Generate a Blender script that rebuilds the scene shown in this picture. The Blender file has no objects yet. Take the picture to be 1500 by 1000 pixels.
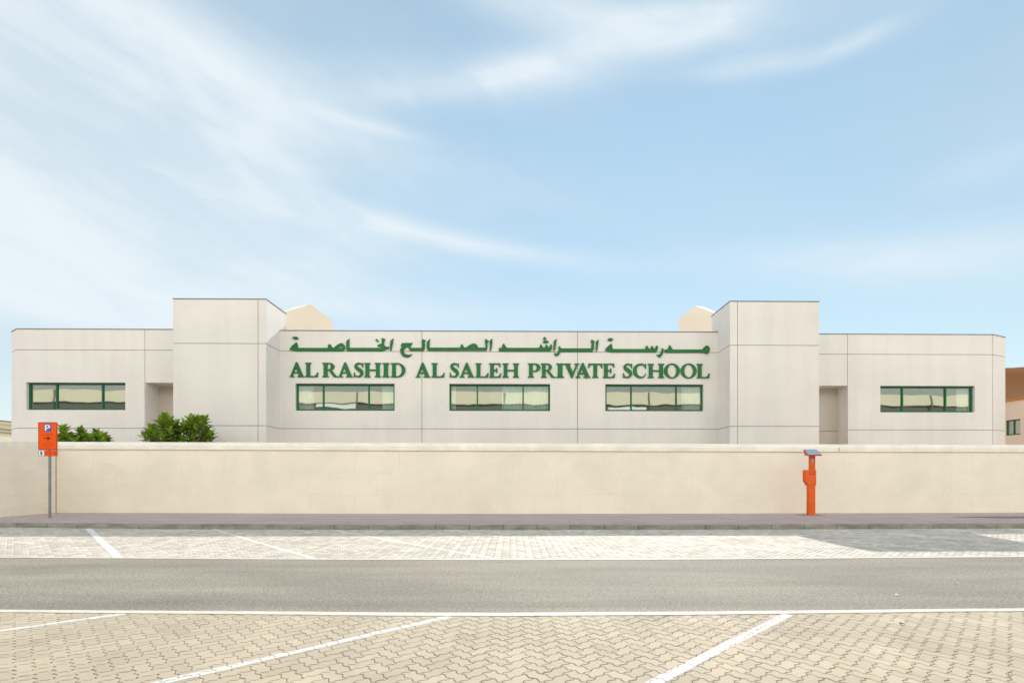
import bpy, bmesh, math, random
from mathutils import Vector
random.seed(7)
sc = bpy.context.scene
COL = sc.collection
R = math.radians
F, H, CX, HY = 730.0, 1.4, 750.0, 700.0      # focal (px), eye height (m), principal column, horizon row
K = 0.0125                                   # the facade stands very slightly turned to the road

# ------------------------------------------------------------------ helpers
def link(o, parent=None):
    COL.objects.link(o)
    if parent is not None: o.parent = parent
    return o
def tag(o, label=None, cat=None, group=None, kind=None):
    if label: o['label'] = label
    if cat: o['category'] = cat
    if group: o['group'] = group
    if kind: o['kind'] = kind
    return o
def empty(name, loc, label, cat, group=None):
    o = bpy.data.objects.new(name, None); link(o); o.location = loc
    return tag(o, label, cat, group)
class MB:
    def __init__(s): s.v = []; s.f = []; s.m = []
    def poly(s, pts, mi=0):
        b = len(s.v); s.v += [tuple(p) for p in pts]; s.f.append(tuple(range(b, b+len(pts)))); s.m.append(mi)
    def box(s, x0, x1, y0, y1, z0, z1, mi=0):
        c = [(x0,y0,z0),(x1,y0,z0),(x1,y1,z0),(x0,y1,z0),(x0,y0,z1),(x1,y0,z1),(x1,y1,z1),(x0,y1,z1)]
        b = len(s.v); s.v += c
        for q in ((0,3,2,1),(4,5,6,7),(0,1,5,4),(1,2,6,5),(2,3,7,6),(3,0,4,7)):
            s.f.append(tuple(b+i for i in q)); s.m.append(mi)
    def hexa(s, c, mi=0):
        b = len(s.v); s.v += [tuple(p) for p in c]
        for q in ((0,3,2,1),(4,5,6,7),(0,1,5,4),(1,2,6,5),(2,3,7,6),(3,0,4,7)):
            s.f.append(tuple(b+i for i in q)); s.m.append(mi)
    def prism(s, pts, fa, fb, mi=0):
        """pts: 2D outline; fa/fb map (a,b) to the two end faces"""
        n = len(pts); b = len(s.v)
        s.v += [tuple(fa(*p)) for p in pts] + [tuple(fb(*p)) for p in pts]
        s.f.append(tuple(range(b, b+n))); s.m.append(mi)
        s.f.append(tuple(range(b+2*n-1, b+n-1, -1))); s.m.append(mi)
        for i in range(n):
            j = (i+1) % n
            s.f.append((b+i, b+n+i, b+n+j, b+j)); s.m.append(mi)
    def tube(s, p0, p1, r0, r1, n=10, mi=0):
        p0 = Vector(p0); p1 = Vector(p1); d = (p1-p0).normalized()
        a = d.orthogonal().normalized(); c = d.cross(a)
        b = len(s.v)
        for p, r in ((p0, r0), (p1, r1)):
            for i in range(n):
                t = 2*math.pi*i/n
                s.v.append(tuple(p + (a*math.cos(t)+c*math.sin(t))*r))
        for i in range(n):
            j = (i+1) % n
            s.f.append((b+i, b+j, b+n+j, b+n+i)); s.m.append(mi)
        s.f.append(tuple(range(b+n-1, b-1, -1))); s.m.append(mi)
        s.f.append(tuple(range(b+n, b+2*n))); s.m.append(mi)
    def build(s, name, mats, parent=None, bevel=0, fix=True, loc=None):
        if not isinstance(mats, (list, tuple)): mats = [mats]
        me = bpy.data.meshes.new(name)
        vs = s.v
        if parent is not None and parent.type == 'EMPTY' or loc is not None:
            L = loc if loc is not None else parent.location
            vs = [(v[0]-L[0], v[1]-L[1], v[2]-L[2]) for v in vs]
        elif parent is not None:
            L = Vector((0,0,0)); p = parent
            while p is not None: L = L + p.location; p = p.parent
            vs = [(v[0]-L[0], v[1]-L[1], v[2]-L[2]) for v in vs]
        me.from_pydata(vs, [], s.f)
        for m in mats: me.materials.append(m)
        for i, p in enumerate(me.polygons): p.material_index = s.m[i]
        if fix:
            bm = bmesh.new(); bm.from_mesh(me); bmesh.ops.remove_doubles(bm, verts=bm.verts, dist=1e-5)
            bmesh.ops.recalc_face_normals(bm, faces=bm.faces); bm.to_mesh(me); bm.free()
        o = bpy.data.objects.new(name, me); link(o, parent)
        if loc is not None and parent is None: o.location = loc
        if bevel:
            b = o.modifiers.new('bevel', 'BEVEL'); b.width = bevel; b.segments = 2; b.limit_method = 'ANGLE'
        return o
def G(px, py):
    """point of the level ground seen at a pixel of the survey photo"""
    Y = F*H/(py-HY); return ((px-CX)/F*Y, Y)
def FX(px, w):
    t = (px-CX)/F; Y = w/(1-K*t); return t*Y

# ------------------------------------------------------------------ materials
def mat(name, col, rough=.8, var=.06, vscale=3.0, bump=0.0, bscale=40.0, metallic=0.0, spec=.5, detail=5, fine=0, finescale=180):
    m = bpy.data.materials.new(name); m.use_nodes = True
    nt = m.node_tree; N = nt.nodes; L = nt.links
    bs = N['Principled BSDF']
    bs.inputs['Roughness'].default_value = rough; bs.inputs['Metallic'].default_value = metallic
    bs.inputs['Specular IOR Level'].default_value = spec
    tc = N.new('ShaderNodeTexCoord')
    nz = N.new('ShaderNodeTexNoise'); nz.inputs['Scale'].default_value = vscale; nz.inputs['Detail'].default_value = detail
    L.new(tc.outputs['Object'], nz.inputs['Vector'])
    mr = N.new('ShaderNodeMapRange'); mr.inputs[1].default_value = .3; mr.inputs[2].default_value = .7
    mr.inputs[3].default_value = 1-var; mr.inputs[4].default_value = 1+var
    L.new(nz.outputs['Fac'], mr.inputs[0])
    mul = N.new('ShaderNodeVectorMath'); mul.operation = 'SCALE'; mul.inputs[0].default_value = col[:3]
    L.new(mr.outputs[0], mul.inputs['Scale'])
    out = mul.outputs[0]
    if fine:
        n2 = N.new('ShaderNodeTexNoise'); n2.inputs['Scale'].default_value = finescale; n2.inputs['Detail'].default_value = 3
        L.new(tc.outputs['Object'], n2.inputs['Vector'])
        m2 = N.new('ShaderNodeMapRange'); m2.inputs[1].default_value = .3; m2.inputs[2].default_value = .7
        m2.inputs[3].default_value = 1-fine; m2.inputs[4].default_value = 1+fine
        L.new(n2.outputs['Fac'], m2.inputs[0])
        s2 = N.new('ShaderNodeVectorMath'); s2.operation = 'SCALE'
        L.new(out, s2.inputs[0]); L.new(m2.outputs[0], s2.inputs['Scale']); out = s2.outputs[0]
    L.new(out, bs.inputs['Base Color'])
    if bump:
        nb = N.new('ShaderNodeTexNoise'); nb.inputs['Scale'].default_value = bscale; nb.inputs['Detail'].default_value = 6
        L.new(tc.outputs['Object'], nb.inputs['Vector'])
        bp = N.new('ShaderNodeBump'); bp.inputs['Strength'].default_value = bump; bp.inputs['Distance'].default_value = .01
        L.new(nb.outputs['Fac'], bp.inputs['Height']); L.new(bp.outputs[0], bs.inputs['Normal'])
    m['out'] = 0
    return m
def colour_socket(m):
    bs = m.node_tree.nodes['Principled BSDF']
    return bs.inputs['Base Color'].links[0].from_socket, bs.inputs['Base Color']
def add_scale(m, fac_socket):
    nt = m.node_tree; src, dst = colour_socket(m)
    s = nt.nodes.new('ShaderNodeVectorMath'); s.operation = 'SCALE'
    nt.links.new(src, s.inputs[0]); nt.links.new(fac_socket, s.inputs['Scale']); nt.links.new(s.outputs[0], dst)
def streaks(m, sx, sy, sz, lo, hi, a=.35, b=.7, wander=0):
    nt = m.node_tree; N = nt.nodes; L = nt.links
    tc = N.new('ShaderNodeTexCoord'); mp = N.new('ShaderNodeMapping'); mp.inputs['Scale'].default_value = (sx, sy, sz)
    nz = N.new('ShaderNodeTexNoise'); nz.inputs['Scale'].default_value = 1; nz.inputs['Detail'].default_value = 6
    nz.inputs['Distortion'].default_value = wander
    L.new(tc.outputs['Object'], mp.inputs[0]); L.new(mp.outputs[0], nz.inputs['Vector'])
    mr = N.new('ShaderNodeMapRange'); mr.inputs[1].default_value = a; mr.inputs[2].default_value = b
    mr.inputs[3].default_value = lo; mr.inputs[4].default_value = hi
    L.new(nz.outputs['Fac'], mr.inputs[0]); add_scale(m, mr.outputs[0])
def island(m, lo, hi, tint=None):
    nt = m.node_tree; N = nt.nodes; L = nt.links
    g = N.new('ShaderNodeNewGeometry')
    mr = N.new('ShaderNodeMapRange'); mr.inputs[3].default_value = lo; mr.inputs[4].default_value = hi
    L.new(g.outputs['Random Per Island'], mr.inputs[0]); add_scale(m, mr.outputs[0])
    if tint:
        src, dst = colour_socket(m)
        w = N.new('ShaderNodeTexWhiteNoise'); w.noise_dimensions = '1D'
        L.new(g.outputs['Random Per Island'], w.inputs['W'])
        mx = N.new('ShaderNodeMix'); mx.data_type = 'RGBA'; mx.blend_type = 'MULTIPLY'
        mx.inputs[7].default_value = (*tint, 1)
        L.new(w.outputs['Value'], mx.inputs[0]); L.new(src, mx.inputs[6]); L.new(mx.outputs[2], dst)

M = {}
M['facade'] = mat('facade_panel', (.765,.74,.705), .85, .025, .35, .25, 60, fine=.03, finescale=25)
streaks(M['facade'], 1.6, 1.6, .14, .97, 1.01, .4, .6)
streaks(M['facade'], .25, .25, .5, .96, 1.02, .35, .65)
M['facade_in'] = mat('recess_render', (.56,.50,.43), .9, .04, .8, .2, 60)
M['sealant'] = mat('joint_sealant', (.27,.245,.215), .9, .15, 1.5)
M['cap'] = mat('parapet_flashing', (.16,.15,.145), .55, .08, 2, metallic=.3)
M['gable'] = mat('sandy_panel', (.70,.62,.52), .85, .03, .6, .2, 60)
M['sunlit_roof'] = mat('sunlit_roof_white', (.9,.86,.78), .8, .03, .5)  # gable slopes whitened in colour so they read as sunlit against the front
M['roof'] = mat('roof_deck', (.6,.55,.47), .9, .05, .5)
M['wall'] = mat('cream_wall_paint', (.86,.805,.69), .85, .03, .5, .3, 30, fine=.025, finescale=14)
streaks(M['wall'], 1.2, 1.2, .6, .975, 1.01, .38, .6)
streaks(M['wall'], .9, .9, 1.4, .965, 1.015, .3, .6, .8)
M['coping'] = mat('coping_paint', (.88,.84,.75), .8, .05, 1.2, .3, 40)
streaks(M['coping'], 2.5, 2.5, 2.5, .93, 1.03)
M['green'] = mat('green_paint', (.022,.135,.055), .6, .05, 2, spec=.25)
M['letter'] = mat('green_letter_paint', (.030,.165,.055), .7, .1, 1.5, spec=.2)
M['sand'] = mat('joint_sand', (.22,.185,.14), .95, .2, 30)
M['sand2'] = mat('open_sand', (.50,.43,.33), .95, .12, .8, .3, 20)
M['asphalt'] = mat('dusty_asphalt', (.295,.264,.216), .8, .06, .5, .8, 160, fine=.42, finescale=42)
streaks(M['asphalt'], .35, 1.6, 1, .88, 1.08, .3, .7, .6)
streaks(M['asphalt'], .12, .45, 1, .84, 1.10, .35, .65, 1.5)
streaks(M['asphalt'], .03, 1.5, 1, .93, 1.05, .35, .65)
M['strip'] = mat('white_edge_paint', (.64,.61,.54), .7, .06, 2, .2, 60)
streaks(M['strip'], 6, 30, 1, .86, 1.02, .3, .5)
M['paint_worn'] = mat('worn_road_paint', (.82,.81,.77), .7, .08, 6)
streaks(M['paint_worn'], 10, 10, 1, .78, 1.03, .3, .55)
M['paint'] = mat('white_road_paint', (.68,.665,.63), .65, .05, 6, .2, 90)
streaks(M['paint'], 14, 14, 1, .80, 1.02, .28, .46)
M['paver'] = mat('buff_paver', (.52,.44,.335), .82, .05, 1.2, .35, 160, fine=.09, finescale=210)
island(M['paver'], .93, 1.06, (.98,.96,.94))
streaks(M['paver'], .8, .8, 1, .92, 1.06, .3, .7, .5)
streaks(M['paver'], 1.1, 1.1, 1, .98, 1.13, .56, .68)
streaks(M['paver'], .9, 1.3, 1, .84, 1.0, .27, .40)
M['paver_far'] = mat('worn_paver', (.65,.59,.505), .75, .06, 1.0, .35, 120, fine=.09, finescale=120)
island(M['paver_far'], .76, 1.14, (.92,.92,.95))
streaks(M['paver_far'], .5, 1.2, 1, .9, 1.08, .3, .7, .5)
streaks(M['coping'], .8, .8, 3, .97, 1.04)
M['kerb'] = mat('kerb_concrete', (.30,.29,.245), .85, .10, 3, .4, 60)
streaks(M['kerb'], 2, 2, 8, .72, 1.06, .35, .6)
M['walk'] = mat('mauve_paving', (.58,.455,.43), .85, .06, 1, .3, 60, fine=.08, finescale=60)
streaks(M['walk'], .5, 3, 1, .9, 1.05)
M['walk_dark'] = mat('dark_paving', (.20,.18,.20), .85, .06, 1, .3, 60)
M['orange'] = mat('orange_paint', (.74,.125,.022), .6, .10, 4, spec=.2, metallic=0, bump=.05)
M['orange_sign'] = mat('orange_sign_film', (.90,.10,.004), .7, .03, 3, spec=.15)
M['orange_edge'] = mat('dark_orange_border', (.42,.045,.01), .5, .03, 3)
M['blue'] = mat('blue_film', (.02,.085,.42), .45, .03, 3)
M['white'] = mat('white_film', (.8,.82,.84), .5, .03, 3)
M['black'] = mat('dark_print', (.05,.015,.01), .6, .03, 3)
M['red_print'] = mat('red_print', (.28,.02,.008), .6, .03, 3)
M['galv'] = mat('galvanised_steel', (.26,.27,.29), .5, .12, 8, metallic=.5)
M['solar'] = mat('solar_glass', (.30,.37,.50), .25, .05, 3, spec=.8)
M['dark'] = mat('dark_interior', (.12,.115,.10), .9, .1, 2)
M['ceil'] = mat('room_plaster', (.5,.49,.44), .9, .05, 2)
M['curtain'] = mat('white_curtain', (.80,.84,.82), .9, .04, 5)
M['leaf'] = mat('green_leaf', (.20,.29,.03), .45, .25, 3)
island(M['leaf'], .4, 1.7, (.7,.95,.7))
M['stem'] = mat('grey_stem', (.16,.13,.09), .85, .15, 6)
M['dryleaf'] = mat('dry_leaf', (.10,.055,.025), .8, .2, 30)
M['litter'] = mat('pale_litter', (.8,.8,.78), .7, .03, 10)
M['peach'] = mat('peach_render', (.84,.70,.59), .85, .04, .6, .2, 40)
M['bgcream'] = mat('cream_render', (.74,.68,.52), .85, .04, .6)
M['bgtrim'] = mat('brown_trim', (.22,.16,.10), .8, .05, 1)
M['louvre'] = mat('grey_cladding', (.13,.13,.115), .7, .06, .4)
M['roofmetal'] = mat('grey_sheet_roof', (.26,.27,.245), .5, .05, .3)
# translucent leaf and canopy fabric
for k, c in (('leaf', (.34,.48,.05,1)), ):
    nt = M[k].node_tree; N = nt.nodes; bs = N['Principled BSDF']; out = N['Material Output']
    tr = N.new('ShaderNodeBsdfTranslucent'); tr.inputs[0].default_value = c
    mx = N.new('ShaderNodeMixShader'); mx.inputs[0].default_value = .3
    nt.links.new(bs.outputs[0], mx.inputs[1]); nt.links.new(tr.outputs[0], mx.inputs[2]); nt.links.new(mx.outputs[0], out.inputs[0])
M['canopy'] = mat('brown_shade_fabric', (.27,.13,.03), .9, .1, .8)
nt = M['canopy'].node_tree; N = nt.nodes
tr = N.new('ShaderNodeBsdfTranslucent'); tr.inputs[0].default_value = (.42,.19,.035,1)
mx = N.new('ShaderNodeMixShader'); mx.inputs[0].default_value = .5
nt.links.new(N['Principled BSDF'].outputs[0], mx.inputs[1]); nt.links.new(tr.outputs[0], mx.inputs[2]); nt.links.new(mx.outputs[0], N['Material Output'].inputs[0])
# window glass: part mirror coating, part see-through, slightly wavy
g = bpy.data.materials.new('coated_glass'); g.use_nodes = True; nt = g.node_tree; N = nt.nodes; N.clear()
out = N.new('ShaderNodeOutputMaterial'); gl = N.new('ShaderNodeBsdfGlossy'); gl.inputs['Roughness'].default_value = .02
gl.inputs['Color'].default_value = (.86,.93,.86,1)
tp = N.new('ShaderNodeBsdfTransparent'); tp.inputs[0].default_value = (.80,.90,.86,1)
mx = N.new('ShaderNodeMixShader'); mx.inputs[0].default_value = .52
tc = N.new('ShaderNodeTexCoord'); nz = N.new('ShaderNodeTexNoise'); nz.inputs['Scale'].default_value = .9; nz.inputs['Detail'].default_value = 1
bp = N.new('ShaderNodeBump'); bp.inputs['Strength'].default_value = .16; bp.inputs['Distance'].default_value = .02
nt.links.new(tc.outputs['Object'], nz.inputs['Vector']); nt.links.new(nz.outputs['Fac'], bp.inputs['Height']); nt.links.new(bp.outputs[0], gl.inputs['Normal'])
nt.links.new(tp.outputs[0], mx.inputs[1]); nt.links.new(gl.outputs[0], mx.inputs[2]); nt.links.new(mx.outputs[0], out.inputs[0])
M['glass'] = g

# faint block joints for the boundary wall (real mortar pattern, part of its bump and paint)
m = M['wall']; nt = m.node_tree; N = nt.nodes; L = nt.links
tc = N.new('ShaderNodeTexCoord'); sp = N.new('ShaderNodeSeparateXYZ'); cb = N.new('ShaderNodeCombineXYZ')
L.new(tc.outputs['Object'], sp.inputs[0]); L.new(sp.outputs[0], cb.inputs[0]); L.new(sp.outputs[2], cb.inputs[1])
bt = N.new('ShaderNodeTexBrick'); bt.inputs['Scale'].default_value = 1; bt.inputs['Brick Width'].default_value = 1.62
bt.inputs['Row Height'].default_value = .80; bt.inputs['Mortar Size'].default_value = .012; bt.inputs['Mortar Smooth'].default_value = .5
L.new(cb.outputs[0], bt.inputs['Vector'])
nzz = N.new('ShaderNodeTexNoise'); nzz.inputs['Scale'].default_value = .5; L.new(tc.outputs['Object'], nzz.inputs['Vector'])
mr0 = N.new('ShaderNodeMapRange'); mr0.inputs[1].default_value = .4; mr0.inputs[2].default_value = .62; L.new(nzz.outputs['Fac'], mr0.inputs[0])
mm = N.new('ShaderNodeMath'); mm.operation = 'MULTIPLY'; L.new(bt.outputs['Fac'], mm.inputs[0]); L.new(mr0.outputs[0], mm.inputs[1])
mr = N.new('ShaderNodeMapRange'); mr.inputs[3].default_value = 1; mr.inputs[4].default_value = .90
L.new(mm.outputs[0], mr.inputs[0]); add_scale(m, mr.outputs[0])

# ------------------------------------------------------------------ stepped relief walls
def relief(mb, u0, u1, z0, z1, ujoints, zjoints, holes, fn, jw=.013, jd=.025, mi=0, ji=2):
    U = {u0, u1}; Z = {z0, z1}
    for j in ujoints: U |= {j-jw, j+jw}
    for j in zjoints: Z |= {j-jw, j+jw}
    for (a, b, c, d, D) in holes: U |= {a, b}; Z |= {c, d}
    U = sorted(x for x in U if u0-1e-6 <= x <= u1+1e-6); Z = sorted(z for z in Z if z0-1e-6 <= z <= z1+1e-6)
    nu, nz = len(U)-1, len(Z)-1
    def dep(i, k):
        uc = (U[i]+U[i+1])/2; zc = (Z[k]+Z[k+1])/2
        for (a, b, c, d, D) in holes:
            if a < uc < b and c < zc < d: return (D, True)
        for j in ujoints:
            if abs(uc-j) < jw: return (jd, False)
        for j in zjoints:
            if abs(zc-j) < jw: return (jd, False)
        return (0.0, False)
    D = [[dep(i, k) for k in range(nz)] for i in range(nu)]
    for i in range(nu):
        for k in range(nz):
            d, hole = D[i][k]
            if not hole:
                mb.poly([fn(U[i],Z[k],d), fn(U[i+1],Z[k],d), fn(U[i+1],Z[k+1],d), fn(U[i],Z[k+1],d)], ji if d == jd and (ujoints or zjoints) else mi)
            if i+1 < nu and abs(D[i+1][k][0]-d) > 1e-6:
                e = D[i+1][k][0]; u = U[i+1]
                mb.poly([fn(u,Z[k],d), fn(u,Z[k],e), fn(u,Z[k+1],e), fn(u,Z[k+1],d)], mi)
            if k+1 < nz and abs(D[i][k+1][0]-d) > 1e-6:
                e = D[i][k+1][0]; z = Z[k+1]
                mb.poly([fn(U[i],z,d), fn(U[i+1],z,d), fn(U[i+1],z,e), fn(U[i],z,e)], mi)
def plane(w):
    return lambda u, z, d: (u, w + K*u + d, z)
def sideplane(x, sgn):     # u runs along Y; depth goes along sgn*X
    return lambda u, z, d: (x + sgn*d, u, z)

UJ, LJ = 7.35, 3.72        # heights of the two horizontal panel joints
ZP, ZT = 8.30, 9.30        # parapet and tower heights
WC, WT, WL, WR = 23.5, 22.2, 23.40, 23.75

school = empty('school_building', (0, 25, 0), 'long cream panelled school with two square towers and green windows behind the wall', 'school building')
# ---- central block
cw = MB()
XL, XR = -11.0, 10.04
WIN = [ (432.5,578,3), (658,806,3), (886.7,1030.6,3) ]
ZW0, ZW1 = 4.565, 5.84
wins = []
holes = []
for a, b, _ in WIN:
    xa, xb = FX(a, WC), FX(b, WC); holes.append((xa, xb, ZW0, ZW1, .22)); wins.append((xa, xb, WC))
relief(cw, XL, XR, 0, ZP, [FX(618,WC), FX(846,WC), XL+.02, XR-.02], [UJ, LJ], holes, plane(WC))
cw.hexa([(XL,WC+K*XL+.24,ZP-.6),(XR,WC+K*XR+.24,ZP-.6),(XR,WC+K*XR+.30,ZP-.6),(XL,WC+K*XL+.30,ZP-.6),
         (XL,WC+K*XL+.24,ZP),(XR,WC+K*XR+.24,ZP),(XR,WC+K*XR+.30,ZP),(XL,WC+K*XL+.30,ZP)])
tag(cw.build('central_wall', [M['facade'], M['facade_in'], M['sealant']], school, fix=False), 'middle stretch of the facade carrying both rows of green lettering')
# ---- wings
def wing(sgn):
    mb = MB()
    if sgn < 0:
        xa, xb, w = FX(24, WL), -14.9, WL
        win = (FX(38.6, w), FX(183.6, w)); rec = (FX(213, w), -15.3); dj = .87; ujs = [FX(212.2, w)]
        ex, ey = -23.70, 23.60
    else:
        xa, xb, w = 13.6, FX(1455, WR), WR
        win = (FX(1289.5, w), FX(1428, w)); rec = (14.0, FX(1241.5, w)); dj = .72; ujs = [FX(1241.5, w), xb-.03]
        ex, ey = 24.25, 24.50
    hs = [(win[0], win[1], ZW0, ZW1, .22), (rec[0], rec[1], -1, 5.84, dj)]
    relief(mb, xa, xb, 0, ZP, [u for u in ujs if not (rec[0] < u < rec[1])], [UJ, LJ], hs, plane(w))
    wins.append((win[0], win[1], w))
    # back of the recess, with the low joint running round it
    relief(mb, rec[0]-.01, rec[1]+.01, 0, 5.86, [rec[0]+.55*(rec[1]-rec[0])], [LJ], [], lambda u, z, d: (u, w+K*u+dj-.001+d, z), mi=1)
    # chamfered outer corner and the end wall
    cx = xa if sgn < 0 else xb; cy = w+K*cx
    n = math.hypot(ex-cx, ey-cy); dx, dy = (ex-cx)/n, (ey-cy)/n; nx, ny = (dy, -dx) if sgn < 0 else (-dy, dx)
    relief(mb, 0, n, 0, ZP, [], [UJ, LJ], [], lambda u, z, d: (cx+dx*u+nx*d*(-1 if sgn<0 else 1)*(-1), cy+dy*u+abs(ny)*d, z))
    relief(mb, ey, 40, 0, ZP, [30, 35], [UJ, LJ], [], sideplane(ex, -sgn))
    nm = mb.build('wing_wall', [M['facade'], M['facade_in'], M['sealant']], school, fix=False)
    tag(nm, 'low %s wing wall with one window and a tall doorway recess' % ('left' if sgn < 0 else 'right'))
    # flashing along the parapet
    c = MB()
    def bar(x0,y0,x1,y1,z,t=.24):
        l = math.hypot(x1-x0,y1-y0); ux, uy = (x1-x0)/l, (y1-y0)/l; px_, py_ = -uy, ux
        if py_ < -1e-6 or (abs(py_) < 1e-6 and px_*ex > 0): px_, py_ = -px_, -py_
        a = -.018
        q = [(x0+px_*a, y0+py_*a), (x1+px_*a, y1+py_*a), (x1+px_*t, y1+py_*t), (x0+px_*t, y0+py_*t)]
        c.hexa([(p[0],p[1],z) for p in q] + [(p[0],p[1],z+.035) for p in q])
    if sgn < 0: bar(ex, ey, cx, cy, ZP); bar(cx, cy, -15.12, w+K*-15.12, ZP+.001)
    else: bar(13.95, w+K*13.95, cx, cy, ZP+.001); bar(cx, cy, ex, ey, ZP)
    bar(ex, ey+.02, ex, 40, ZP+.002)
    c.build('flashing', M['cap'], school, fix=False)
    # roof deck and body behind the rooms
    r = MB()
    a, b = (ex+.26, -11.3) if sgn < 0 else (10.3, ex-.26)
    y0 = w+K*a+.9
    r.box(a, b, ey+.35, 40, ZP-.7, ZP-.35)
    a2, b2 = (xa+.1, -15.4) if sgn < 0 else (14.1, xb-.1)
    r.box(a2, b2, w+K*a2+.35, ey+.34, ZP-.7, ZP-.36)
    r.box(ex+.3 if sgn<0 else 10.4, -11.4 if sgn<0 else ex-.3, 27.2, 39.9, .0, ZP-.71)
    r.build('roof_deck', M['roof'], school, fix=False)
wing(-1); wing(1)
c = MB()
c.hexa([(XL+.02,WC+K*XL-.018,ZP),(XR-.02,WC+K*XR-.018,ZP),(XR-.02,WC+K*XR+.32,ZP),(XL+.02,WC+K*XL+.32,ZP),
        (XL+.02,WC+K*XL-.018,ZP+.035),(XR-.02,WC+K*XR-.018,ZP+.035),(XR-.02,WC+K*XR+.32,ZP+.035),(XL+.02,WC+K*XL+.32,ZP+.035)])
c.build('flashing', M['cap'], school)
r = MB(); r.box(-11.29, 10.29, 23.95, 40, ZP-.7, ZP-.35); r.box(-11.3, 10.3, 27.2, 39.9, 0, ZP-.71)
r.build('roof_deck', M['roof'], school, fix=False)
# ---- towers
def tower(sgn):
    mb = MB()
    if sgn < 0: x0, x1 = FX(253.7, WT), FX(390, WT); inner, outer = x1, x0; uj = FX(378, WT)
    else: x0, x1 = FX(1069.3, WT), FX(1199.8, WT); inner, outer = x0, x1; uj = FX(1080.5, WT)
    relief(mb, x0, x1, 0, ZT, [uj], [UJ, LJ], [], plane(WT))
    yb = 24.02 if sgn < 0 else 24.4
    for x, s in ((x0, 1), (x1, -1)):
        relief(mb, WT+K*x, yb, 0, ZT, [], [UJ, LJ], [], sideplane(x, s))
    mb.poly([(x0, yb, 5), (x1, yb, 5), (x1, yb, ZT), (x0, yb, ZT)])
    mb.poly([(x0+.02, WT+K*x0+.3, ZT-.02), (x1-.02, WT+K*x1+.3, ZT-.02), (x1-.02, yb-.02, ZT-.02), (x0+.02, yb-.02, ZT-.02)], 1)
    tw = mb.build('tower', [M['facade'], M['roof'], M['sealant']], school, fix=False)
    tag(tw, 'square %s tower rising above the parapet' % ('left' if sgn < 0 else 'right'))
    c = MB(); z = ZT
    c.hexa([(x0-.018,WT+K*x0-.018,z),(x1+.018,WT+K*x1-.018,z),(x1+.018,WT+K*x1+.3,z),(x0-.018,WT+K*x0+.3,z),
            (x0-.018,WT+K*x0-.018,z+.035),(x1+.018,WT+K*x1-.018,z+.035),(x1+.018,WT+K*x1+.3,z+.035),(x0-.018,WT+K*x0+.3,z+.035)])
    for x in (x0, x1-.2): c.box(x-.018*(x==x0), x+.2+.018*(x!=x0), WT+K*x+.31, yb, z+.001, z+.036)
    c.build('flashing', M['cap'], tw)
    # gabled roof block behind the tower's inner side
    g = MB()
    def P(px, py, Y): return ((px-CX)/F*Y, Y, H+(HY-py)/F*Y)
    if sgn < 0: fr = [(398,462),(455,445.5),(487,470)]; Y = 26.2; mp = (430,450.2)
    else: fr = [(1068,466.5),(1018.5,448),(995,465.5)]; Y = 26.4; mp = (1032,449.5)
    A, B, C_ = [P(*p, Y) for p in fr]; Mv = P(*mp, Y+1.3)
    yb2 = 31.0; kk = yb2/Y*1.01
    g.poly([A, B, C_, (C_[0], Y, 7.6), (A[0], Y, 7.6)])
    Bk = (B[0]*kk, yb2, B[2]); Ck = (C_[0]*kk, yb2, C_[2]); Ak = (A[0]+sgn*.8, yb2, A[2])
    g.poly([A, Mv, B], 1); g.poly([B, Mv, Bk], 1); g.poly([A, Ak, Mv], 1); g.poly([Mv, Ak, Bk], 1)
    g.poly([B, Bk, Ck, C_], 1); g.poly([C_, Ck, (C_[0]*kk, yb2, 7.6), (C_[0], Y, 7.6)])
    g.poly([Ak, Bk, Ck, (C_[0]*kk, yb2, 7.6), (Ak[0], yb2, 7.6)])
    gb = g.build('gable_block', [M['gable'], M['sunlit_roof']], school, fix=False)
tower(-1); tower(1)
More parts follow.
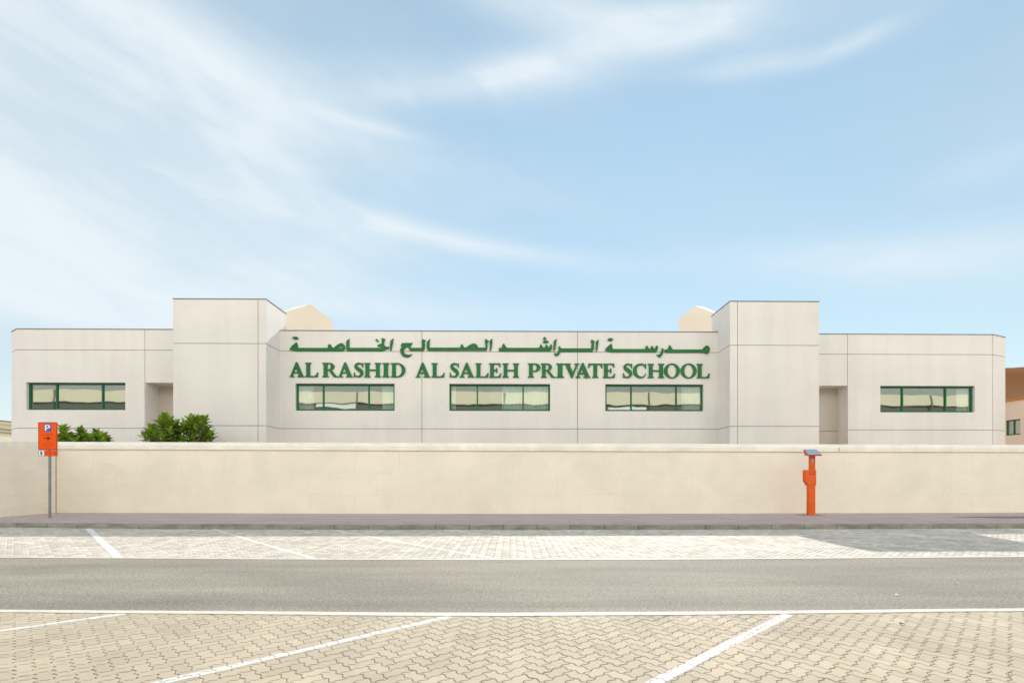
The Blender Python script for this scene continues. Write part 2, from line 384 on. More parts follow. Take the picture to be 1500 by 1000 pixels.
# ---- windows
MULL = [(474,540.5), (699.2,766.3), (924.5,990.5), (83.5,150.7), (1321.5,1384.7)]
FRX = [(435,577.5), (660,805), (887,1028.2), (45,183.4), (1290,1421.5)]
CURT = [[(0,.16),(.86,1)], [(0,.06),(.52,1)], [(.80,1)], [], [(.86,1)]]
for i, (xa, xb, w) in enumerate(wins):
    f = MB(); d0, d1 = .12, .20; t = .078
    yf = lambda u, d: w + K*u + d
    def fb(u0, u1, z0, z1, da=d0, db=d1, m_=f):
        m_.hexa([(u0,yf(u0,da),z0),(u1,yf(u1,da),z0),(u1,yf(u1,db),z0),(u0,yf(u0,db),z0),(u0,yf(u0,da),z1),(u1,yf(u1,da),z1),(u1,yf(u1,db),z1),(u0,yf(u0,db),z1)])
    e = .004
    z0, z1 = ZW0+e, ZW1-e; a, b = xa+e, xb-e
    fb(a, b, z0, z0+t); fb(a, b, z1-t, z1); fb(a, a+t, z0+t, z1-t); fb(b-t, b, z0+t, z1-t)
    ms = [FX(p, w+.15) for p in MULL[i]]
    for mx_ in ms: fb(mx_-.032, mx_+.032, z0+t, z1-t, d0-.004)
    wo = f.build('window', M['green'], school, bevel=.004)
    wo['label'] = ['green framed window under the left end of the lettering','green framed window in the middle of the facade','green framed window under the right end of the lettering','green framed window of the left wing','green framed window of the right wing'][i]
    edges = [a+t] + [v for mx_ in ms for v in (mx_-.032, mx_+.032)] + [b-t]
    for q in range(3):
        p = MB(); p.box(0,0,0,0,0,0) if False else None
        u0, u1 = edges[2*q], edges[2*q+1]
        p.poly([(u0,yf(u0,.17),z0+t),(u1,yf(u1,.17),z0+t),(u1,yf(u1,.17),z1-t),(u0,yf(u0,.17),z1-t)])
        p.build('pane', M['glass'], wo)
    for (c0, c1) in CURT[i]:
        cu = MB(); n = max(10, int((c1-c0)*170)); W = xb-xa; pv = None
        for s in range(n+1):
            u = xa+W*(c0+(c1-c0)*s/n); y = yf(u, .30)+.035*math.sin(s*1.25)+.015*math.sin(s*.47+i)
            if pv: cu.poly([(pv[0],pv[1],z0-.3),(u,y,z0-.3),(u,y,z1+.2),(pv[0],pv[1],z1+.2)])
            pv = (u, y)
        cu.build('curtain', M['curtain'], wo)
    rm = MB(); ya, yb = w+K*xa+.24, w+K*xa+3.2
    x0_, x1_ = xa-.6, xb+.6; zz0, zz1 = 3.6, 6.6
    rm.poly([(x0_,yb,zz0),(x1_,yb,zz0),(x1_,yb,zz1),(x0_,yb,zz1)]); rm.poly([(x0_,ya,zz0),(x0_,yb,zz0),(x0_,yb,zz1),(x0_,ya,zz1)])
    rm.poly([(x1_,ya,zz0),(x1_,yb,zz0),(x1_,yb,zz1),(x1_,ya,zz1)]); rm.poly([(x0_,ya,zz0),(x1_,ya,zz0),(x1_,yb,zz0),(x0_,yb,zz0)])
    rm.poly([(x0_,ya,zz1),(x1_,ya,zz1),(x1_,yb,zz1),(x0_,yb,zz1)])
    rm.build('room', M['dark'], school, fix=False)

# ------------------------------------------------------------------ lettering
def curve_piece(loops, thick, fn, off, out=0.0):
    cu = bpy.data.curves.new('c', 'CURVE'); cu.dimensions = '2D'; cu.fill_mode = 'BOTH'
    for lp in loops:
        s = cu.splines.new('POLY'); s.points.add(len(lp)-1); s.use_cyclic_u = True
        for i, (x, y) in enumerate(lp): s.points[i].co = (x, y, 0, 1)
    cu.extrude = .5; cu.offset = out
    ob = bpy.data.objects.new('c', cu); COL.objects.link(ob)
    dg = bpy.context.evaluated_depsgraph_get(); me = bpy.data.meshes.new_from_object(ob.evaluated_get(dg))
    vs = [fn(v.co.x, v.co.y, off if v.co.z > 0 else -thick) for v in me.vertices]
    fs = [tuple(p.vertices) for p in me.polygons]
    bpy.data.objects.remove(ob); bpy.data.meshes.remove(me); bpy.data.curves.remove(cu)
    return vs, fs
def letter(name, pieces, fn, parent, mat_=None, thick=.05, out=0.0):
    mb = MB()
    for i, loops in enumerate(pieces):
        vs, fs = curve_piece(loops, thick, fn, i*.0022, out)
        b = len(mb.v); mb.v += vs; mb.f += [tuple(b+j for j in f) for f in fs]; mb.m += [0]*len(fs)
    return mb.build(name, mat_ or M['letter'], parent)
def arc(cx, cy, rx, ry, a0, a1, n=16):
    return [(cx+rx*math.cos(R(a0+(a1-a0)*i/n)), cy+ry*math.sin(R(a0+(a1-a0)*i/n))) for i in range(n+1)]
def stem(x, w, s=.085, t=.045, k=.05):
    return [(x-s,0),(x-s,t),(x,t+k),(x,1-t-k),(x-s,1-t),(x-s,1),(x+w+s,1),(x+w+s,1-t),(x+w,1-t-k),(x+w,t+k),(x+w+s,t),(x+w+s,0)][::-1]
def stroke(pts, n=6):
    """smooth ribbon through (x, y, width)"""
    P = [pts[0]] + pts + [pts[-1]]; S = []
    for i in range(1, len(P)-2):
        for k in range(n if i < len(P)-3 else n+1):
            t = k/n; q = []
            for c in range(3):
                a, b, d, e = P[i-1][c], P[i][c], P[i+1][c], P[i+2][c]
                q.append(.5*((2*b)+(-a+d)*t+(2*a-5*b+4*d-e)*t*t+(-a+3*b-3*d+e)*t**3))
            S.append(q)
    l, r = [], []
    for i, q in enumerate(S):
        a = S[max(0,i-1)]; b = S[min(len(S)-1,i+1)]; dx, dy = b[0]-a[0], b[1]-a[1]; m_ = math.hypot(dx,dy) or 1
        l.append((q[0]-dy/m_*q[2]/2, q[1]+dx/m_*q[2]/2)); r.append((q[0]+dy/m_*q[2]/2, q[1]-dx/m_*q[2]/2))
    return l + r[::-1]
T = .25
def serif_tick(x, y0, y1, w=.05): return [(x,y0),(x+w,y0),(x+w,y1),(x,y1)]
GL = {
 'A': (1.04, [[[(0,0),(0,.045),(.07,.06),(.45,1.03),(.55,1.03),(.97,.06),(1.04,.045),(1.04,0),(.57,0),(.57,.045),(.67,.06),(.60,.27),(.29,.27),(.21,.06),(.33,.045),(.33,0)],[(.315,.335),(.575,.335),(.445,.69)]]]),
 'L': (.92, [[stem(.10,T)], [[(.3,0),(.90,0),(.94,.31),(.88,.31),(.80,.13),(.66,.06),(.3,.06)]]]),
 'R': (1.10, [[stem(.10,T)], [[(.3,1)]+arc(.50,.74,.33,.26,90,-90)+[(.3,.48),(.3,.535)]+arc(.46,.745,.14,.205,-90,90)+[(.3,.95)]], [[(.42,.50),(.62,.50),(.98,.06),(1.10,.045),(1.10,0),(.82,0)]]]),
 'S': (.78, [[stroke([(.68,.74,.03),(.62,.90,.07),(.42,.965,.10),(.22,.88,.15),(.19,.72,.20),(.36,.57,.25),(.56,.42,.25),(.62,.25,.20),(.52,.09,.14),(.34,.035,.09),(.15,.10,.06),(.07,.28,.03)])],
             [[(.66,1.0),(.71,1.0),(.71,.70),(.665,.70)]], [[(.06,0),(.11,0),(.10,.32),(.055,.32)]]]),
 'H': (1.18, [[stem(.10,T)], [stem(.845,T)], [[(.3,.465),(.9,.465),(.9,.535),(.3,.535)]]]),
 'I': (.44, [[stem(.105,T)]]),
 'D': (1.08, [[stem(.10,T)], [[(.3,1)]+arc(.50,.5,.56,.5,90,-90,24)+[(.3,0),(.3,.055)]+arc(.46,.5,.35,.445,-90,90,24)+[(.3,.945)]]]),
 'E': (.90, [[stem(.10,T)], [[(.3,1),(.82,1),(.84,.74),(.79,.74),(.72,.90),(.60,.945),(.3,.945)]], [[(.3,0),(.84,0),(.89,.29),(.84,.29),(.74,.11),(.62,.055),(.3,.055)]],
            [[(.3,.475),(.5,.475),(.57,.34),(.61,.34),(.61,.67),(.57,.67),(.5,.535),(.3,.535)]]]),
 'P': (.92, [[stem(.10,T)], [[(.3,1)]+arc(.52,.71,.38,.29,90,-90)+[(.3,.42),(.3,.475)]+arc(.47,.71,.18,.235,-90,90)+[(.3,.945)]]]),
 'V': (1.06, [[[(0,1),(0,.955),(.08,.94),(.50,-.03),(.58,-.03),(.96,.94),(1.06,.955),(1.06,1),(.73,1),(.73,.955),(.84,.94),(.62,.35),(.36,.94),(.46,.955),(.46,1)][::-1]]]),
 'T': (1.0, [[stem(.5-T/2,T)], [[(0,.70),(.05,.70),(.12,.88),(.25,.945),(.75,.945),(.88,.88),(.95,.70),(1.0,.70),(.98,1.001),(.02,1.001)]]]),
 'C': (.95, [[stroke([(.87,.74,.03),(.80,.89,.07),(.60,.97,.09),(.32,.90,.15),(.145,.70,.22),(.12,.5,.25),(.145,.30,.23),(.32,.10,.15),(.58,.03,.09),(.80,.11,.06),(.91,.30,.03)])],
             [[(.86,1.0),(.91,1.0),(.91,.66),(.865,.66)]]]),
 'O': (1.14, [[arc(.57,.5,.57,.53,0,345,23), arc(.57,.5,.33,.465,0,345,23)]]),
}
def wall_fn(x, z, t): return (x, WC+K*x-.052-t, z)
names = empty('english_name_sign', (0, WC-.05, 6.14), 'raised green serif capitals reading AL RASHID AL SALEH PRIVATE SCHOOL above the three middle windows', 'sign')
spec = [('A',424,445.4),('L',446.7,465.3),('R',472,495.2),('A',495.2,516.5),('S',517.4,533),('H',533.3,557.6),('I',559.8,570),('D',572.4,594),
 ('A',609,630),('L',632,650.6),('S',658,673),('A',673.5,694.7),('L',696.3,715),('E',716.2,734.3),('H',735.9,760.2),
 ('P',773.2,791.9),('R',792.3,813.6),('I',814.7,826),('V',826.5,848.6),('A',843.3,864.6),('T',861.9,882.3),('E',883.2,901.3),
 ('S',912,927.2),('C',927.9,947),('H',948.9,973),('O',973,996),('O',997.4,1020.5),('L',1020.7,1039.2)]
for idx, (ch, p0, p1) in enumerate(spec):
    w, pcs = GL[ch]; x0, x1 = FX(p0, WC-.05), FX(p1, WC-.05); o_ = .025 if idx == 19 else 0
    letter('letter', pcs, lambda u, v, t, x0=x0, x1=x1, w=w, o_=o_: wall_fn(x0+(x1-x0)*u/w, 6.137+.66*v, t+o_), names, out=.011)
ar = empty('arabic_name_sign', (0, WC-.05, 7.35), 'raised green Arabic lettering with long drawn-out strokes just below the parapet', 'sign')
def bar_(x0, x1, y0, y1): return [(x0,y0),(x1,y0),(x1,y1),(x0,y1)]
AR = [
 [[(424.2,511.6),(427,507),(431,503.5),(433.6,501),(435.2,502.5),(436.2,509.3),(437.5,514),(434,514),(429,512.9)], bar_(435.5,503,509.4,513.9),
  [(480.5,510),(480.2,505.8),(482,503.9),(484,504.2),(485.4,507),(487.5,510)],
  [(488,510),(494,505),(499,502.3),(502.5,503),(505.2,507),(504.8,511),(503,513.9),(501,513.7),(501.3,510),(502.0,508.5),(500,506.7),(497,507.2),(493,510)],
  [(428,494.6),(430.5,492.8),(432,493.6),(434,492.8),(437,495.3),(434,497),(431.5,496.6)]],
 [[(507.3,499.5),(511.3,496),(511.3,505),(511.4,513.8),(508.8,513.9),(507.2,512)], bar_(510.5,557.5,509.3,513.6),
  [(558.7,497),(560.3,494.5),(562,496),(564,496.2),(563,499),(562,503),(563.5,506.5),(567,508),(569.6,507.5),(568.8,510.5),(564,512),(560,513.8),(556,513.8),(556,509.5),(558.5,508.5),(556,506.8),(553,507),(553,505.5),(556.5,503.3),(559.5,503.3),(559.3,499)],
  [(550,497.5),(551.5,496),(554.5,499),(553,500.8)]],
 [[(572.3,498.5),(575.9,495.5),(575.2,503),(574,508),(573,513),(571.5,513.3),(571,509),(571.5,503)]],
 [[(587,506.3),(588.6,502.3),(604,502),(602.5,504.5),(600.8,508.0),(601.5,509.4),(601.5,513.4),(600,512.8),(598.5,510),(598.6,507.9),(595,508.2),(592,511),(591,515),(593,518),(598,519.3),(603.5,518.6),(600,522.3),(595,523.3),(590,521.5),(586.8,517),(586.2,512),(588,508.5),(590.5,506.9),(589.8,506)],
  bar_(600.5,620,509.3,513.3), [(618.4,510),(618,499),(619.5,496.3),(620.8,497.5),(623.5,498.2),(622,501),(622.3,506),(621.5,512),(619.5,513.5)]],
 [[(625.2,501),(629.6,496),(629,503),(629,513.3),(627.5,513.4),(625.5,511.7),(625,506)], bar_(628,712,509.0,513.2),
  [(674.3,510),(674.8,505.5),(676.5,504),(678,504.8),(678.2,506.5),(681,510)],
  [(681,510),(688,505),(693,502.8),(697,503.5),(699.5,506.5),(700.8,510),(697,509.8),(696,508.2),(693,507),(690.5,507.7),(688.5,510)],
  [(710.6,510),(711.3,506),(710.2,499.5),(711.5,496),(713,497.5),(715.6,499),(714,502),(714,508),(713,512),(711,513.4)]],
 [[(717,499.5),(721,495.5),(721,502),(720,509),(718.8,513.5),(717.5,513),(717.8,506)]],
 [bar_(731,806,509.3,513.9), [(735.3,510),(735.8,505.5),(737.8,502.8),(739,504),(739.8,506),(743,510)],
  [(790,510),(791.3,505.5),(792.5,504),(794,506.5),(797,510)], [(797.3,510),(799,506.5),(800.3,504),(802,506.2),(804.5,510)],
  [(803.5,510),(806.3,505),(807.5,504),(808.8,507),(808,511.5),(806,514.1),(803.5,514)],
  [(795.5,495.5),(798,493.3),(800.3,495.5),(798,497.4)], [(795.3,500),(797,498.5),(799,499),(801,498.3),(803.7,500.3),(801.5,502.1),(799,501.5),(797,502.1)]],
 [[(811.3,499.5),(815.3,496),(814.8,503),(813.3,511),(811.5,514.5),(810.8,510),(811.2,504)]],
 [[(818.5,509.5),(817.8,508),(819.8,506.8),(821.5,509.5),(821.5,514.5),(819,519),(815.5,521.3),(812.5,519.5),(811.8,517),(814.5,517.5),(817,516),(818.3,512.5)], bar_(820.5,867,510.1,514.6),
  [(866.3,510.5),(866.8,503),(865.6,499.3),(867,497),(869,498.5),(871.2,500),(870,503),(870,511),(868,514.8),(865,514.8)]],
 [[(873,500.5),(877,497),(876.3,504),(875,512),(873.5,515),(872.8,511),(873.3,505)]],
 [[(886.3,513),(888.5,509),(892,506),(895.5,502.8),(896.5,505),(897.5,511.3),(898,515.6),(896,515.5),(890,514)], bar_(896.5,961.5,511,515.4),
  [(945,511.7),(946.2,507.5),(947.8,505.8),(950,509.5),(952,511.7)], [(952.5,511.7),(954,507.5),(955.2,506),(957.2,509.5),(959.3,511.7)],
  [(959,511.7),(961,507),(962.3,505.5),(964,508.5),(963,512.5),(961,515.6),(959,515.6)],
  [(890.3,496.8),(892.5,495),(894.3,495.6),(896,495),(898.3,496.8),(896,499),(894.2,499.3),(892,498.8)]],
 [[(969.3,511),(971.3,509.5),(972.2,514),(970.5,519),(967.5,523),(965.5,523),(962,519.3),(966,519),(968.8,515)]],
 [bar_(974,1030.5,511.7,516.2), [(978.3,512.3),(979.5,508),(981,505),(982.5,506.5),(984,509.5),(986.3,512.3)],
  ('hole', [(1028,512.5),(1031,509),(1034,506.2),(1036.3,505.8),(1039,508),(1039.8,512),(1038,517),(1036,518.2),(1031,516.3),(1028,516.3)], [(1034.3,511.6),(1036,509.6),(1037.3,511.5),(1036,513.2)])],
]
def ar_fn(px, py, t):
    x = FX(px, WC-.05); y = WC+K*x-.052
    return (x, y-t, H+(HY-py)/F*y)
for grp in AR:
    pcs = []
    for p in grp:
        pcs.append([p[1], p[2]] if p[0] == 'hole' else [p])
    letter('letter_group', pcs, ar_fn, ar, out=.16)

# ------------------------------------------------------------------ ground
def sheet(name, rows, z, m, kind='structure', thick=0):
    """rows: list of (x, y_near, y_far)"""
    mb = MB()
    for a, b in zip(rows, rows[1:]): mb.poly([(a[0],a[1],z),(b[0],b[1],z),(b[0],b[2],z),(a[0],a[2],z)])
    o = mb.build(name, m); o['kind'] = kind; return o
def interp(tab, x):
    if x <= tab[0][0]: return tab[0][1]
    for (a, ya), (b, yb) in zip(tab, tab[1:]):
        if x <= b: return ya+(yb-ya)*(x-a)/(b-a)
    return tab[-1][1]
def track(pts):      # survey pixels -> (X, Y) table
    return [G(*p) for p in pts]
def smooth_x(a, b, n): return [a+(b-a)*i/n for i in range(n+1)]
near_in = track([(-200,895),(0,896.3),(300,899),(600,901.8),(750,902),(1000,900.5),(1250,897.5),(1500,894.8),(1700,893.5)])
near_out = track([(-200,891),(0,892.8),(300,894.9),(600,897),(750,897.5),(1000,896.2),(1250,893.4),(1500,890.8),(1700,889)])
far_in = track([(-200,816.2),(0,816.4),(500,819.5),(750,819.9),(1000,819.2),(1500,815.5),(1700,815)])
far_out = track([(-200,814.7),(0,815.2),(500,818.2),(750,818.6),(1000,817.9),(1500,814.4),(1700,813.6)])
kerb_t = track([(-200,771.0),(0,772.0),(250,774.3),(500,775.3),(1000,775.3),(1250,774.3),(1500,773.3),(1700,772.5)])
EXT = 60
def ext(tab): return [(-EXT, tab[0][1])] + tab + [(EXT, tab[-1][1])]
near_in, near_out, far_in, far_out, kerb_t = map(ext, (near_in, near_out, far_in, far_out, kerb_t))
xs = sorted(set([-EXT, EXT] + smooth_x(-20, 20, 60)))
gm = MB(); gm.poly([(-900,-700,-.03),(900,-700,-.03),(900,1500,-.03),(-900,1500,-.03)]); tag(gm.build('ground', M['sand2']), kind='structure')
sheet('road', [(x, interp(near_out,x)-.03, interp(far_in,x)+.02) for x in xs], -.004, M['asphalt'])
sheet('joint_sand_bed', [(x, -8, interp(near_out,x)-.02) for x in xs], -.010, M['sand'])
sheet('joint_sand_bed', [(x, interp(far_in,x)+.03, interp(kerb_t,x)+.05) for x in xs], -.010, M['sand'])
def strip(name, ta, tb, z0, z1, m, x0=-24, x1=24, seg=1.0, gap=.004, jit=.0):
    mb = MB(); x = x0
    while x < x1:
        xe = x+seg; g0, g1 = x+gap, xe-gap; dj = random.uniform(-jit, jit)
        n = 2
        for k in range(n):
            a = g0+(g1-g0)*k/n; b = g0+(g1-g0)*(k+1)/n
            mb.hexa([(a,interp(ta,a)+dj,z0),(b,interp(ta,b)+dj,z0),(b,interp(tb,b)+dj,z0),(a,interp(tb,a)+dj,z0),
                     (a,interp(ta,a)+dj,z1),(b,interp(ta,b)+dj,z1),(b,interp(tb,b)+dj,z1),(a,interp(tb,a)+dj,z1)])
        x = xe
    o = mb.build(name, m, fix=False); o['kind'] = 'structure'; return o
strip('edge_strip', near_in, near_out, -.02, .006, M['strip'], -16, 16, 1.0, .002, .004)
strip('edge_strip', far_in, far_out, -.02, .006, M['strip'], -20, 20, 1.0, .002, .002)
# kerb, pavement
KH = .13
kb = [(x, y+.15) for x, y in kerb_t]
kf = kerb_t
ks = MB(); x = -26
while x < 30:
    a, b = x+.007, x+.913; dz = random.uniform(-.003, .003)
    q = [(a, interp(kf,a)), (b, interp(kf,b)), (b, interp(kf,b)+.15), (a, interp(kf,a)+.15)]
    ch = .02
    lo = [(q[0][0],q[0][1],-.03),(q[1][0],q[1][1],-.03),(q[2][0],q[2][1],-.03),(q[3][0],q[3][1],-.03)]
    mid = [(p[0],p[1],KH-ch+dz) for p in q]
    top = [(q[0][0],q[0][1]+ch,KH+dz),(q[1][0],q[1][1]+ch,KH+dz),(q[2][0],q[2][1],KH+dz),(q[3][0],q[3][1],KH+dz)]
    ks.hexa(lo+mid)
    ks.hexa(mid+top)
    x += .92
o = ks.build('kerb', M['kerb'], fix=False); o['kind'] = 'structure'
sheet('kerb_backing', [(x, interp(kf,x)+.03, interp(kf,x)+.16) for x in xs], KH-.03, M['sand'])
o = sheet('pavement', [(x, interp(kf,x)+.15, 40) for x in xs], KH-.004, M['walk'])
m = M['walk']; nt = m.node_tree; N = nt.nodes; L = nt.links
tc = N.new('ShaderNodeTexCoord'); bt = N.new('ShaderNodeTexBrick'); bt.inputs['Scale'].default_value = 1
bt.inputs['Brick Width'].default_value = .2; bt.inputs['Row Height'].default_value = .1; bt.inputs['Mortar Size'].default_value = .004
bt.inputs['Color1'].default_value = (1,1,1,1); bt.inputs['Color2'].default_value = (.86,.86,.88,1); bt.inputs['Mortar'].default_value = (.6,.6,.6,1)
L.new(tc.outputs['Object'], bt.inputs['Vector']); add_scale(m, bt.outputs['Color'])
dk = MB()
x_ = 14.4
dk.poly([(x_,16.35,KH+.001),(x_+1.2,15.9,KH+.001),(22,15.8,KH+.001),(22,16.6,KH+.001),(x_+1.6,16.6,KH+.001)])
o = dk.build('dark_pavement_patch', M['walk_dark']); o['kind'] = 'structure'  # flat patch, darker than the paving around it

# ------------------------------------------------------------------ interlocking zigzag pavers
def pavers(name, x0, x1, ya, yb, m, ang=45, unit=.103, amp=.12, gap=.0032, ch=.0055, chd=.0045, seed=1, tilt=.0012):
    rnd = random.Random(seed)
    g = [(0,0),(.27,amp),(.73,-amp)]        # one unit edge, point-symmetric about its middle
    def edge(i0, j0, i1, j1):
        dx, dy = i1-i0, j1-j0
        # the same physical edge must give the same curve from either side: orient along +x / +y
        rev = (dx < 0 or dy < 0)
        a, b = ((i1, j1), (i0, j0)) if rev else ((i0, j0), (i1, j1))
        d = (b[0]-a[0], b[1]-a[1]); n = (-d[1], d[0]); s = 1
        pts = [(a[0]+d[0]*t+n[0]*o*s, a[1]+d[1]*t+n[1]*o*s) for t, o in g] + [(b[0], b[1])]
        if rev: pts = pts[::-1]
        return pts[:-1]
    ca, sa = math.cos(R(ang)), math.sin(R(ang))
    def outline(i, j, horiz):
        c = [(i,j),(i+1,j),(i+2,j),(i+2,j+1),(i+1,j+1),(i,j+1)] if horiz else [(i,j),(i+1,j),(i+1,j+1),(i+1,j+2),(i,j+2),(i,j+1)]
        p = []
        for a, b in zip(c, c[1:]+c[:1]): p += edge(*a, *b)
        return p
    def inset(p, d):
        n = len(p); q = []
        for k in range(n):
            a, b, c = p[k-1], p[k], p[(k+1) % n]
            e1 = (b[0]-a[0], b[1]-a[1]); e2 = (c[0]-b[0], c[1]-b[1]); l1 = math.hypot(*e1); l2 = math.hypot(*e2)
            n1 = (-e1[1]/l1, e1[0]/l1); n2 = (-e2[1]/l2, e2[0]/l2)
            dn = 1+n1[0]*n2[0]+n1[1]*n2[1]; dn = max(dn, .5)
            q.append((b[0]+(n1[0]+n2[0])/dn*d, b[1]+(n1[1]+n2[1])/dn*d))
        return q
    protos = []
    for hz in (True, False):
        o = outline(0, 0, hz); protos.append((inset(o, gap/2/unit), inset(o, (gap/2+ch)/unit)))
    V = []; Fc = []
    rad = int(max(abs(x0), abs(x1), abs(ya(0)), abs(yb(0)))*1.6/unit)+4
    for i in range(-rad, rad):
        for j in range(-rad, rad):
            cxx, cyy = (i*ca-j*sa)*unit, (i*sa+j*ca)*unit
            if not (x0 < cxx < x1): continue
            if not (ya(cxx)-.3 < cyy < yb(cxx)+.3): continue
            r = (i-j) % 4
            if r == 0: hz = True
            elif r == 3: hz = False
            else: continue
            lo, hi = protos[0 if hz else 1]
            gx, gy = rnd.uniform(-tilt, tilt), rnd.uniform(-tilt, tilt); dz = rnd.uniform(-.001, .0008)
            W = []
            ok = True
            for pts, z in ((lo, -chd), (hi, 0)):
                for (u, v) in pts:
                    X = ((i+u)*ca-(j+v)*sa)*unit; Y = ((i+u)*sa+(j+v)*ca)*unit
                    W.append([X, Y, z+dz+gx*(u-1)+gy*(v-1)])
            la = ya(W[0][0]); lb = yb(W[0][0])
            if all(w[1] > lb or w[1] < la for w in W): continue
            for w in W: w[1] = min(max(w[1], la), lb)
            b = len(V); n = len(lo); V += W
            Fc.append(tuple(range(b+n, b+2*n)))
            for k in range(n): q = (k+1) % n; Fc.append((b+k, b+q, b+n+q, b+n+k))
            if cyy < 0: pass
    me = bpy.data.meshes.new(name); me.from_pydata(V, [], Fc); me.materials.append(m)
    o = bpy.data.objects.new(name, me); link(o); o['kind'] = 'structure'
    return o
near_pv = pavers('parking_bay_paving', -11, 11, lambda x: 1.2, lambda x: interp(near_in, x)-.012, M['paver'])
far_pv = pavers('parking_bay_paving', -19, 19, lambda x: interp(far_out, x)+.008, lambda x: interp(kerb_t, x)-.008, M['paver_far'], seed=2, gap=.006, ch=.008, chd=.006)

# painted bay lines: the paint film follows each block it crosses
def painted(src, p, q, width, name, pm_='paint'):
    bm = bmesh.new(); bm.from_mesh(src.data)
    d = Vector((q[0]-p[0], q[1]-p[1], 0)); ln = d.length; d.normalize(); n = Vector((-d.y, d.x, 0)); P0 = Vector((*p, 0)); Q0 = Vector((*q, 0))
    # drop far verts first
    kill = [f for f in bm.faces if abs((f.calc_center_median()-P0).dot(n)) > width/2+.3 or not (-.3 < (f.calc_center_median()-P0).dot(d) < ln+.3)]
    bmesh.ops.delete(bm, geom=kill, context='FACES')
    for co, no in ((P0+n*width/2, n), (P0-n*width/2, -n), (P0, -d), (Q0, d)):
        bmesh.ops.bisect_plane(bm, geom=bm.verts[:]+bm.edges[:]+bm.faces[:], plane_co=co, plane_no=no, clear_outer=True)
    for v in bm.verts: v.co.z += .0016; v.co += n*random.uniform(-.003, .003)
    me = bpy.data.meshes.new(name); bm.to_mesh(me); bm.free(); me.materials.clear(); me.materials.append(M[pm_])
    o = bpy.data.objects.new(name, me); link(o); o['kind'] = 'structure'
    # thin film bridging the joints just under the block tops
    mb = MB(); w2 = width/2-.004
    a = P0+n*w2; b = P0-n*w2; c = Q0-n*w2; e = Q0+n*w2
    mb.poly([(v.x, v.y, -.0062) for v in (a, b, c, e)]); mb.build(name, M[pm_])['kind'] = 'structure'
def yat(tab, x): return interp(tab, x)
for X5 in (-7.7, -4.19, -.68, 2.70, 6.1):       # near bays, where the line meets the edge strip (Y about 5)
    D = (1.09, 1.0) if X5 > -3 else (1.2, 1.0)
    y1 = 5.0; x1 = X5
    ye = interp(near_in, x1)-.015; x1 += D[0]*(ye-y1)
    painted(near_pv, (x1-D[0]*3.4, ye-3.4), (x1, ye), .092, 'bay_line')
for X13 in (-14.3, -11.15, -7.75, -4.6, -1.5, 1.75, 5.3, 8.75, 12.2, 15.6):    # far bays at Y = 13.2
    ye = interp(kerb_t, X13)-.01; ys = interp(far_out, X13+4.4)+.012
    p = (X13-(ye-13.2)*.955, ye); q = (X13+(13.2-ys)*.955, ys)
    painted(far_pv, p, q, .08 if X13 > -10 else .13, 'bay_line', 'paint_worn')

# small litter on the near paving
def leafy(name, px, py, m, label, cat, size, rz):
    x, y = G(px, py); mb = MB(); n = 6
    L_, R_ = [], []
    for i in range(n+1):
        t = i/n; w = size*.28*math.sin(math.pi*min(1, t*1.02+.0)); z = .006+size*.22*math.sin(t*math.pi)
        L_.append((t*size, w, z+.004)); R_.append((t*size, -w, z))
    for i in range(n): mb.poly([L_[i], L_[i+1], R_[i+1], R_[i]])
    o = mb.build(name, m, loc=None); o.location = (x, y, .003); o.rotation_euler = (0, 0, rz); tag(o, label, cat); 
    s = o.modifiers.new('s', 'SOLIDIFY'); s.thickness = .0015
leafy('fallen_leaf', 1318, 915.5, M['dryleaf'], 'curled dark dry leaf lying on the buff pavers right of the bay line', 'leaf', .05, .4)
leafy('fallen_leaf', 1478, 991, M['dryleaf'], 'tiny dark leaf scrap near the bottom right corner of the paving', 'leaf', .03, 1.4)
leafy('paper_scrap', 1311, 872.5, M['litter'], 'small white paper scrap lying on the grey road', 'litter', .055, .1)

# ------------------------------------------------------------------ boundary wall
bw = empty('boundary_wall', (0, 18.5, 0), 'long cream painted boundary wall with a pale sloped coping along the pavement', 'wall')
wt = [(-60, 16.7)] + [((px-CX)/F*Y, Y) for px, Y in ((-150,15.4),(0,16.3),(82,18.3),(250,18.35),(500,17.95),(750,17.9),(1000,18.0),(1250,18.25),(1500,18.5),(1700,18.6))] + [(60, 18.7)]
wt = [w_ for w_ in wt if True]; wt[0] = (-24, 15.0)
def wz(Y): return H+(HY-651.0)/F*Y
for (a, ya_), (b, yb_) in zip(wt, wt[1:]): pass
prof_bot = KH-.01
wm, cm, ug = MB(), MB(), MB()
TOPZ = 2.60
segs = []
for (a, ya_), (b, yb_) in zip(wt, wt[1:]):
    n = 1
    segs.append((a, ya_, b, yb_))
def topz(x): return 2.56 + (.04 if x < -16 else 0)
def z_at(py, Y): return H+(HY-py)/F*Y
tops = {}
def ctop(x, y):
    py = 646.6+(x+17)/34*4.4 if -17 < x < 17 else (646.6 if x <= -17 else 651.0)
    return z_at(py, y)
for (a, ya_, b, yb_) in segs:
    za, zb = ctop(a, ya_), ctop(b, yb_)
    f1, f2 = .13, .145      # chamfer height, fascia height
    wm.hexa([(a,ya_,prof_bot),(b,yb_,prof_bot),(b,yb_+.2,prof_bot),(a,ya_+.2,prof_bot),(a,ya_,za-f1-f2+.02),(b,yb_,zb-f1-f2+.02),(b,yb_+.2,zb-f1-f2+.02),(a,ya_+.2,za-f1-f2+.02)])
    q = [(-.06, -f1-f2), (-.06, -f1), (.03, 0), (.2, 0), (.29, -f1), (.29, -f1-f2)]
    A = [(a, ya_+d, za+h) for d, h in q]; B = [(b, yb_+d, zb+h) for d, h in q]
    for i in range(6):
        j = (i+1) % 6; cm.poly([A[i], B[i], B[j], A[j]])
